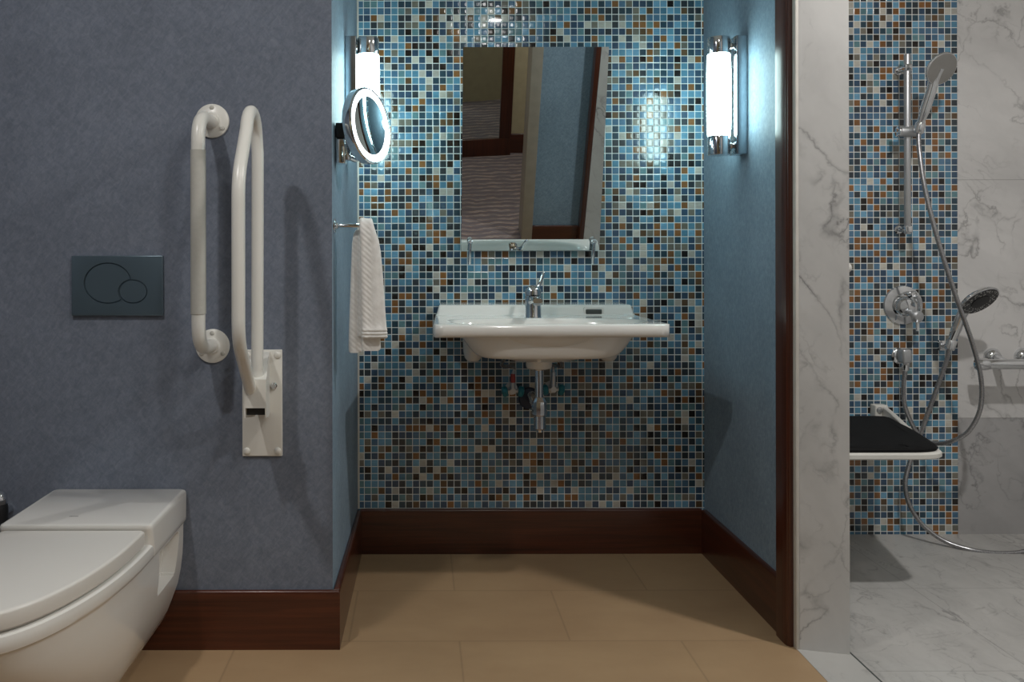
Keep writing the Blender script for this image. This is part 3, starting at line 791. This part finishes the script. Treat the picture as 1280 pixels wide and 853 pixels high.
bm = new(); lathe(bm, (SX, 2.69, .7445), (0, 0, 1), [(.024, 0), (.031, .001), (.031, .004), (.02, .006), (.001, .007)], 32); obj('drain_plug', bm, M['chrome'], sink)

# ------------------------------------------------------------------ faucet
fxx, fy = at(666.5, 0, 2.84).x, 2.845
faucet = thing('faucet', (fxx, fy, SZ), 'chrome single lever faucet standing on the sink', 'faucet')
bm = new(); lathe(bm, (fxx, fy, SZ), (0, 0, 1), [(.0285, 0), (.0285, .004), (.0270, .008), (.0262, .050), (.0268, .062), (.0262, .070), (.022, .073)], 36); obj('body', bm, M['chrome'], faucet)
bm = new()
rings = []
for y, z, w, h in ((fy + .004, SZ + .056, .040, .032), (fy - .03, SZ + .058, .036, .026), (fy - .07, SZ + .060, .034, .021), (fy - .105, SZ + .060, .033, .018), (fy - .116, SZ + .059, .030, .014)):
    rings.append([Vector((fxx + x, y, z + zz)) for x, zz in rrect(w, h, .007)])
loft(bm, rings); spout = obj('spout', bm, M['chrome'], faucet)
bm = new(); cyl(bm, (fxx, fy - .100, SZ + .054), (fxx, fy - .100, SZ + .044), .0115, None, .001); obj('aerator', bm, M['satin'], spout)
bm = new(); lathe(bm, (fxx, fy, SZ + .0735), (0, 0, 1), [(.0262, 0), (.0265, .008), (.0250, .018), (.018, .026), (.006, .0295)], 36)
hd = obj('cartridge_cap', bm, M['chrome'], faucet)
bm = new(); ca = Vector((fxx + .008, fy - .004, SZ + .094)); cb_ = at(679.5, 341, fy + .02)
tube(bm, smooth_path([ca, ca.lerp(cb_, .35) + Vector((.004, 0, -.003)), cb_], 6), [.0075, .007, .0066, .0062, .0058, .0055, .0055, .0055, .0056, .0058, .006, .0062, .005], 14); obj('lever', bm, M['chrome'], faucet)

# ------------------------------------------------------------------ trap and angle valves
trap = thing('bottle_trap', (dx, 2.83, at(0, 541, 2.83).z), 'chrome bottle trap under the sink', 'trap')
zt_ = lambda py: CH - (py - VY) * 2.83 / F
bm = new(); lathe(bm, (dx, 2.83, zt_(500)), (0, 0, 1), [(.0135, 0), (.0135, .69 - zt_(500) - .006), (.022, .69 - zt_(500) - .004), (.0255, .69 - zt_(500))], 28); obj('tailpiece', bm, M['chrome'], trap)
bm = new(); lathe(bm, (dx + .001, 2.83, zt_(520)), (0, 0, 1), [(.019, 0), (.0245, .004), (.0250, .030), (.0235, .046), (.017, .058), (.0145, .060)], 12); nut = obj('compression_nut', bm, M['chrome'], trap, 20)
bm = new(); lathe(bm, (dx + .002, 2.83, zt_(541)), (0, 0, 1), [(.008, 0), (.010, .002), (.0105, .007), (.016, .009), (.0192, .013), (.0192, zt_(519) - zt_(541))], 32); obj('bottle', bm, M['chrome'], trap)
wz = zt_(505)
rc = at(661, 498, WB)
bm = new(); tube(bm, smooth_path([(dx - .005, 2.845, zt_(509)), (dx - .012, 2.92, wz + .012), (rc.x + .004, 3.02, rc.z), (rc.x, WB, rc.z)], 6), .014, 20); obj('waste_pipe', bm, M['chrome'], trap)
bm = new(); lathe(bm, (rc.x, WB + .001, rc.z), (0, -1, 0), [(.0385, 0), (.0385, .004), (.034, .010), (.018, .012)], 40); obj('rosette', bm, M['blue_pipe'], trap)

def angle_valve(px, py, label, hose_top, red):
    c = at(px, py, 3.06)
    t = thing('angle_valve', (c.x, WB, c.z - .02), label, 'valve', 'angle valves under the sink')
    bm = new(); cyl(bm, (c.x, WB, c.z), (c.x, 3.045, c.z), .0105); cyl(bm, (c.x, 3.055, c.z - .008), (c.x, 3.055, c.z + .034), .009); lathe(bm, (c.x, WB, c.z), (0, -1, 0), [(.022, 0), (.022, .003), (.012, .007)], 24)
    cyl(bm, (c.x - .026, 3.055, c.z), (c.x + .026, 3.055, c.z), .007)
    obj('body', bm, M['satin'], t)
    for s in (-1, 1):
        bm = new(); lathe(bm, (c.x + s * .018, 3.055, c.z), (s, 0, -.15), [(.013, 0), (.0185, .004), (.0195, .012), (.017, .018), (.008, .021)], 10); obj('handle', bm, M['teal'], t, 20)
    bm = new(); cyl(bm, (c.x, 3.052, c.z + .030), (c.x, 3.052, c.z + .060), .0085, .008, .001); obj('hose_nut', bm, M['red'] if red else M['satin'], t)
    e = at(*hose_top, 2.93)
    bm = new(); tube(bm, smooth_path([(c.x, 3.052, c.z + .056), (c.x + .001, 3.045, c.z + .085), (e.x, 3.0, e.z - .01), (e.x + (.03 if red else -.03), 2.93, e.z + .05)], 10), .0055, 12); obj('supply_hose', bm, M['hose'], t)
angle_valve(640.5, 489, 'angle valve with teal handles and red hose nut left of the trap', (629, 456), True)
angle_valve(691, 487, 'angle valve with teal handles and grey hose right of the trap', (706, 458), False)

# ------------------------------------------------------------------ shower rail with slider
RY = 3.245
r0, r1 = at(1134.5, 294, RY), at(1134.2, 69, RY)
rxx = r0.x
riser = thing('shower_rail', (rxx, WS, r0.z), 'slim chrome shower rail with slider on the mosaic strip', 'shower rail')
bm = new(); cyl(bm, r0, (rxx, RY, r1.z), .0115, None, .002); obj('rail', bm, M['satin'], riser)
for py in (86, 288):
    z = CH - (py - VY) * RY / F
    bm = new(); cyl(bm, (rxx, RY - .002, z), (rxx, WS, z), .009); lathe(bm, (rxx, WS, z), (0, -1, 0), [(.016, 0), (.016, .004), (.012, .008)], 24); box(bm, rxx - .013, rxx + .013, RY - .013, RY + .013, z - .013, z + .013, .004); obj('bracket', bm, M['chrome'], riser)
zs = at(0, 165.5, RY - .02).z
bm = new(); cyl(bm, (rxx - .036, RY - .012, zs), (rxx + .034, RY - .012, zs), .0185, None, .002); sl = obj('slider', bm, M['satin'], riser)
bm = new(); cyl(bm, (rxx - .043, RY - .012, zs), (rxx - .035, RY - .012, zs), .0205, None, .002); obj('slider_knob', bm, M['chrome'], sl)
hp = at(1149.5, 162, RY - .055)
bm = new(); cyl(bm, (rxx + .030, RY - .02, zs), (hp.x - .010, hp.y, hp.z - .002), .010); lathe(bm, hp - Vector((0.004, 0, .018)), (.2, -.1, 1), [(.0135, 0), (.0165, .004), (.0175, .034), (.016, .038)], 24); obj('handset_cradle', bm, M['chrome'], sl)

def hand_shower(name, base, neck, center, nrm, R, face, label, rot=0):
    t = thing(name, base, label, 'hand shower', 'hand showers on the shower wall')
    nrm = Vector(nrm).normalized()
    base, neck, center = Vector(base), Vector(neck), Vector(center)
    end = center - nrm * .016
    pth = smooth_path([base, base.lerp(neck, .5), neck, neck.lerp(end, .55) - nrm * .004, end], 6)
    n = len(pth)
    rad = [.0115 + .006 * sm(0, .25, i / n) + .002 * sm(.5, 1, i / n) for i in range(n)]
    bm = new(); tube(bm, pth, rad, 20); obj('handle', bm, M['chrome'], t)
    bm = new(); lathe(bm, center - nrm * .024, nrm, [(.018, 0), (R * .62, .004), (R * .92, .011), (R, .018), (R, .022), (R * .97, .0245), (R * .94, .025)], 48); obj('head', bm, M['chrome'], t)
    bm = new(); lathe(bm, center + nrm * .0006, nrm, [(R * .93, -.002), (R * .93, .0012), (.001, .0016)], 48)
    fc = obj('spray_face', bm, face, t)
    if face == M['nozzle']:
        bm = new(); lathe(bm, center + nrm * .0018, nrm, [(R * .48, -.001), (R * .47, .0022), (.001, .0028)], 40); obj('face_center', bm, M['black'], fc)
        u, v = frame_of(nrm); d = Vector((0, 0, -1)); d = (d - nrm * d.dot(nrm)).normalized()
        bm = new(); cyl(bm, center + d * R * .93 - nrm * .006, center + d * R * 1.10 - nrm * .004, .005); obj('mode_lever', bm, M['black'], fc)
    return t
yh = 3.12
hand_shower('hand_shower', at(1150, 158, RY - .055), at(1164, 116, 3.16), at(1178, 87.5, yh), (.20, -.84, -.46), .0600, M['grey_face'], 'upper hand shower with plain grey face held by the slider')
yl2 = 3.14
hl = at(1187.5, 432, 3.235)
hand_shower('hand_shower', tuple(hl), at(1203, 394, 3.20), at(1225, 378.5, yl2), (.20, -.66, -.70), .0700, M['nozzle'], 'lower hand shower with dark nozzle face beside the marble')
hk = thing('handset_holder', (at(1183, 434, WS).x, WS, at(0, 436, WS).z), 'small chrome wall holder carrying the lower hand shower', 'holder')
c = at(1182.5, 433.5, 3.28)
bm = new(); box(bm, c.x - .020, c.x + .012, WS - .022, WS + .0005, c.z - .020, c.z + .018, .004); obj('base', bm, M['chrome'], hk)
bm = new(); lathe(bm, hl - Vector((.004, 0, .020)), (.28, -.05, 1), [(.014, 0), (.017, .003), (.018, .034), (.016, .038)], 24); cyl(bm, (c.x, WS - .02, c.z - .003), (hl.x, hl.y, hl.z - .004), .010); obj('cradle', bm, M['chrome'], hk)

# wall elbow
we = at(1129.5, 447, 3.285)
elb = thing('wall_elbow', (we.x, WS, we.z - .04), 'chrome wall elbow feeding the upper shower hose', 'wall elbow')
bm = new(); lathe(bm, (we.x - .006, WS + .0005, we.z), (0, -1, 0), [(.030, 0), (.030, .005), (.026, .009), (.018, .012)], 36); obj('escutcheon', bm, M['chrome'], elb)
bm = new(); box(bm, we.x - .019, we.x + .018, WS - .052, WS - .008, we.z - .024, we.z + .030, .010, 4); obj('elbow_body', bm, M['satin'], elb)
bm = new(); lathe(bm, (we.x, WS - .034, we.z - .052), (0, 0, 1), [(.0105, 0), (.0125, .003), (.014, .026), (.014, .034)], 24); obj('hose_nut', bm, M['chrome'], elb)

def hose(pts, label, n=26):
    path = smooth_path(pts, n)
    # evenly resampled so that the corrugation is regular
    out = [path[0]]; acc = 0; step = .0042
    for a, b in zip(path, path[1:]):
        L = (b - a).length; p = 0
        while acc + (L - p) >= step:
            p += step - acc; acc = 0
            out.append(a.lerp(b, p / L))
        acc += L - p
    bm = new(); tube(bm, out, .0078, 12, .09)
    return tag(obj('shower_hose', bm, M['hose'], None, 60), label, 'hose', 'chrome shower hoses')
hose([tuple(at(1149, 163, RY - .055)), tuple(at(1149, 185, 3.18)), tuple(at(1156, 235, 3.15)), tuple(at(1172, 300, 3.12)), tuple(at(1194, 370, 3.10)), tuple(at(1215, 430, 3.09)), tuple(at(1226, 475, 3.09)),
      tuple(at(1225, 512, 3.10)), tuple(at(1211, 540, 3.13)), tuple(at(1190, 553, 3.17)), tuple(at(1172, 556, 3.215)), tuple(at(1155, 551, 3.262)), tuple(at(1142, 536, 3.275)), tuple(at(1131, 510, 3.275)), tuple(at(1129, 485, 3.274)), (we.x, WS - .034, we.z - .050)],
     'chrome hose looping from the wall elbow to the upper hand shower')
mxY = 3.21
hose([tuple(hl - Vector((.004, 0, .015))), tuple(at(1183, 452, 3.24)), tuple(at(1171, 486, 3.25)), tuple(at(1157, 525, 3.262)), tuple(at(1146, 556, 3.268)), tuple(at(1136, 582, 3.262)), tuple(at(1131, 606, 3.25)), tuple(at(1136, 632, 3.235)),
      tuple(at(1153, 658, 3.21)), tuple(at(1180, 678, 3.17)), tuple(at(1215, 689.5, 3.12)), tuple(at(1252, 693.5, 3.10)), tuple(at(1283, 690, 3.10)), tuple(at(1312, 672, 3.11)), tuple(at(1330, 630, 3.14)), tuple(at(1330, 560, 3.18)), tuple(at(1312, 500, mxY)), tuple(at(1305, 470, mxY))],
     'chrome hose sagging from the lower hand shower towards the floor')

# concealed mixer plate
c = at(1130, 383, WS - .01)
mix = thing('shower_mixer', (c.x, WS, c.z - .08), 'round chrome shower control plate on the mosaic strip', 'shower mixer')
bm = new(); lathe(bm, (c.x, WS + .0005, c.z), (0, -1, 0), [(.0735, 0), (.0740, .003), (.071, .008), (.060, .0105), (.045, .012), (.043, .020)], 56); obj('plate', bm, M['chrome'], mix)
bm = new(); lathe(bm, (c.x - .004, WS - .012, c.z - .004), (0, -1, 0), [(.040, 0), (.038, .012), (.033, .024), (.027, .03), (.004, .034)], 40); obj('hub', bm, M['chrome'], mix)
k2 = at(1146, 397, 3.235)
bm = new(); cyl(bm, (c.x + .016, WS - .02, c.z - .022), k2, .015); lathe(bm, k2 + Vector((0, .012, 0)), (.15, -1, -.1), [(.019, 0), (.0215, .004), (.0215, .018), (.017, .024), (.004, .027)], 28); kn = obj('temperature_knob', bm, M['satin'], mix)
bm = new(); tube(bm, [k2 + Vector((.001, -.006, -.012)), at(1146.5, 405, 3.215), at(1146.5, 415.5, 3.21)], [.0062, .0056, .0045], 14); obj('lever', bm, M['chrome'], kn)
k3 = at(1143, 370, 3.26)
bm = new(); lathe(bm, (k3.x, WS - .006, k3.z), (.05, -1, .05), [(.013, 0), (.013, .02), (.0135, .022), (.0135, .034), (.01, .038)], 24); obj('diverter_knob', bm, M['chrome'], mix)

# exposed thermostatic mixer at the right edge
m0 = at(1222, 457, mxY)
tm = thing('thermostatic_mixer', (m0.x + .13, WS, m0.z - .03), 'horizontal chrome mixer bar on the marble at the right edge', 'shower mixer')
bm = new(); lathe(bm, (m0.x + .036, mxY, m0.z), (1, 0, 0), [(.018, 0), (.019, .003), (.019, .245), (.018, .25)], 32); obj('body', bm, M['chrome'], tm)
for dx_ in (0.0, .30):
    bm = new(); cyl(bm, (m0.x - .004 + dx_, mxY, m0.z), (m0.x + .036 + dx_ - (.0 if dx_ == 0 else .014), mxY, m0.z), .0222, None, .003, 32); kb = obj('knob', bm, M['chrome'], tm)
for px in (1240, 1278):
    f = at(px, 448, WS)
    bm = new(); lathe(bm, (f.x, WS, f.z), (0, -1, 0), [(.034, 0), (.034, .003), (.029, .012), (.021, .022), (.016, .024)], 36); cyl(bm, (f.x, WS - .02, f.z), (f.x, mxY, m0.z), .014); obj('inlet_rosette', bm, M['chrome'], tm)
bm = new(); cyl(bm, (at(1305, 0, mxY).x, mxY, m0.z - .040), (at(1305, 0, mxY).x, mxY, m0.z), .0115); obj('hose_outlet', bm, M['chrome'], tm)

# ------------------------------------------------------------------ folding seat
seat = thing('shower_bench', (1.45, WS, .40), 'white folding shower bench with black pad, half hidden by the marble', 'shower bench')
sf0, sf1, sb = 2.655, 3.22, 1.705
def seat_plan(ins, grow=0):
    R = 1.597 - ins; L = 1.20 + ins; y0 = sf0 + ins; y1 = sf1 - ins
    B = 1.705 - ins
    pts = [(L, y0 + .05)]
    for k_ in range(7): a = PI + PI / 2 * k_ / 6; pts.append((L + .05 + .05 * math.cos(a), y0 + .05 + .05 * math.sin(a)))
    pts += [(1.40, y0), (1.48, y0)]
    m0_, m1_, m2_ = (R - .085, y0), (R - .004, y0 + .004), (R + .006, y0 + .055)
    for k_ in range(9):
        t_ = k_ / 8
        pts.append(tuple((1 - t_) ** 2 * a_ + 2 * t_ * (1 - t_) * b_ + t_ * t_ * c_ for a_, b_, c_ in zip(m0_, m1_, m2_)))
    for k_ in range(1, 7):
        t_ = k_ / 6; pts.append((R + .006 + (B - R - .006) * t_, y0 + .055 + (y1 - .03 - y0 - .055) * t_))
    pts += [(B - .006, y1 - .008), (B - .03, y1), (L + .03, y1), (L, y1 - .03)]
    return pts
bm = new(); loft(bm, [[Vector((x, y, z)) for x, y in seat_plan(i)] for z, i in ((.432, .012), (.434, .004), (.438, 0), (.449, 0), (.453, .003), (.4545, .008))]); obj('seat_shell', bm, M['white_coat'], seat)
bm = new(); loft(bm, [[Vector((x, y, z + .004 * math.sin((y - 2.7) * 9))) for x, y in seat_plan(i)] for z, i in ((.4540, .012), (.458, .009), (.464, .009), (.4685, .013), (.4705, .024), (.4715, .05))]); obj('pad', bm, M['pad'], seat)
for X, sgn in ((1.235, -1), (1.690, 1)):
    bm = new(); box(bm, X, X + .048, 3.268, WS + .001, .436, .492, .004)
    bk = obj('hinge_bracket', bm, M['white_coat'], seat)
    bm = new(); lathe(bm, (X + .024 - sgn * .008, 3.270, .474), (0, -1, .0), [(.012, -.004), (.012, .003), (.010, .006), (.003, .008)], 24); obj('bolt', bm, M['satin'], bk)
    # arm along the side of the bench, tapering towards the front
    xb = X + .024 + sgn * .0145; xf = 1.61 if sgn > 0 else 1.225
    bm = new(); rings = []
    for u_, h_ in ((0, .487), (.25, .482), (.6, .470), (1, .456)):
        x_, y_ = xb + (xf - xb) * u_, 3.275 + (2.82 - 3.275) * u_
        rings.append([Vector((x_ - .009, y_, .446)), Vector((x_ + .009, y_, .446)), Vector((x_ + .009, y_, h_ - .003)), Vector((x_ + .006, y_, h_)), Vector((x_ - .006, y_, h_)), Vector((x_ - .009, y_, h_ - .003))])
    loft(bm, rings); obj('side_arm', bm, M['white_coat'], seat)

# white grab bar on the shower side of the partition
gz = at(0, 336, 2.5).z
gbar = thing('grab_bar', (1.1315, 2.8, gz), 'white grab bar end peeping out behind the marble edge', 'grab bar')
bm = new(); tube(bm, fillet([(1.1315, 2.50, gz), (1.222, 2.50, gz), (1.222, 3.10, gz), (1.1315, 3.10, gz)], .04, 10), .0165, 20); obj('tube', bm, M['white_coat'], gbar)
for Y in (2.50, 3.10):
    bm = new(); lathe(bm, (1.1305, Y, gz), (1, 0, 0), [(.040, 0), (.040, .006), (.03, .010), (.018, .012)], 32); obj('flange', bm, M['white_coat'], gbar)

# ------------------------------------------------------------------ light
def lamp(name, loc, power, col, size, typ='AREA', spread=180, aim=None):
    l = bpy.data.lights.new(name, typ); l.energy = power; l.color = col
    if typ == 'AREA': l.shape = 'DISK'; l.size = size; l.spread = math.radians(spread)
    o = bpy.data.objects.new(name, l); C.objects.link(o); o.location = loc
    if aim is not None: o.rotation_euler = (Vector(aim) - Vector(loc)).to_track_quat('-Z', 'Y').to_euler()
    return o
WARM = (1, .97, .925)
lamp('downlight_toilet', (-.86, 1.06, H - .01), 13.2, WARM, .09)
lamp('downlight_middle', (.45, 1.0, H - .01), 5.2, (1, .985, .96), .08)
lamp('downlight_shower', (1.55, 1.85, H - .01), 20.5, (1, .98, .955), .09)
lamp('corridor_fill', (.95, .1, H - .01), 15, WARM, .12)  # fill light added to brighten the corridor reflected in the mirror
w = bpy.data.worlds.new('World'); bpy.context.scene.world = w; w.use_nodes = True
w.node_tree.nodes['Background'].inputs[0].default_value = (.5, .55, .6, 1); w.node_tree.nodes['Background'].inputs[1].default_value = .05

# ------------------------------------------------------------------ camera
cam = bpy.data.cameras.new('Camera'); co = bpy.data.objects.new('Camera', cam); C.objects.link(co)
cam.sensor_fit = 'HORIZONTAL'; cam.sensor_width = 36; cam.lens = F / 1280 * 36
cam.shift_x = (640 - VX) / 1280; cam.shift_y = -(426.5 - VY) / 1280
cam.clip_start = .02
co.location = (0, 0, CH)
co.rotation_euler = (Matrix.Rotation(PI / 2, 3, 'X') @ Matrix.Rotation(-.002, 3, 'Z')).to_euler()
sc = bpy.context.scene
sc.camera = co
sc.view_settings.view_transform = 'Standard'; sc.view_settings.look = 'None'; sc.view_settings.gamma = 1.0
sc.view_settings.use_curve_mapping = False
sc.view_settings.exposure = 0.0
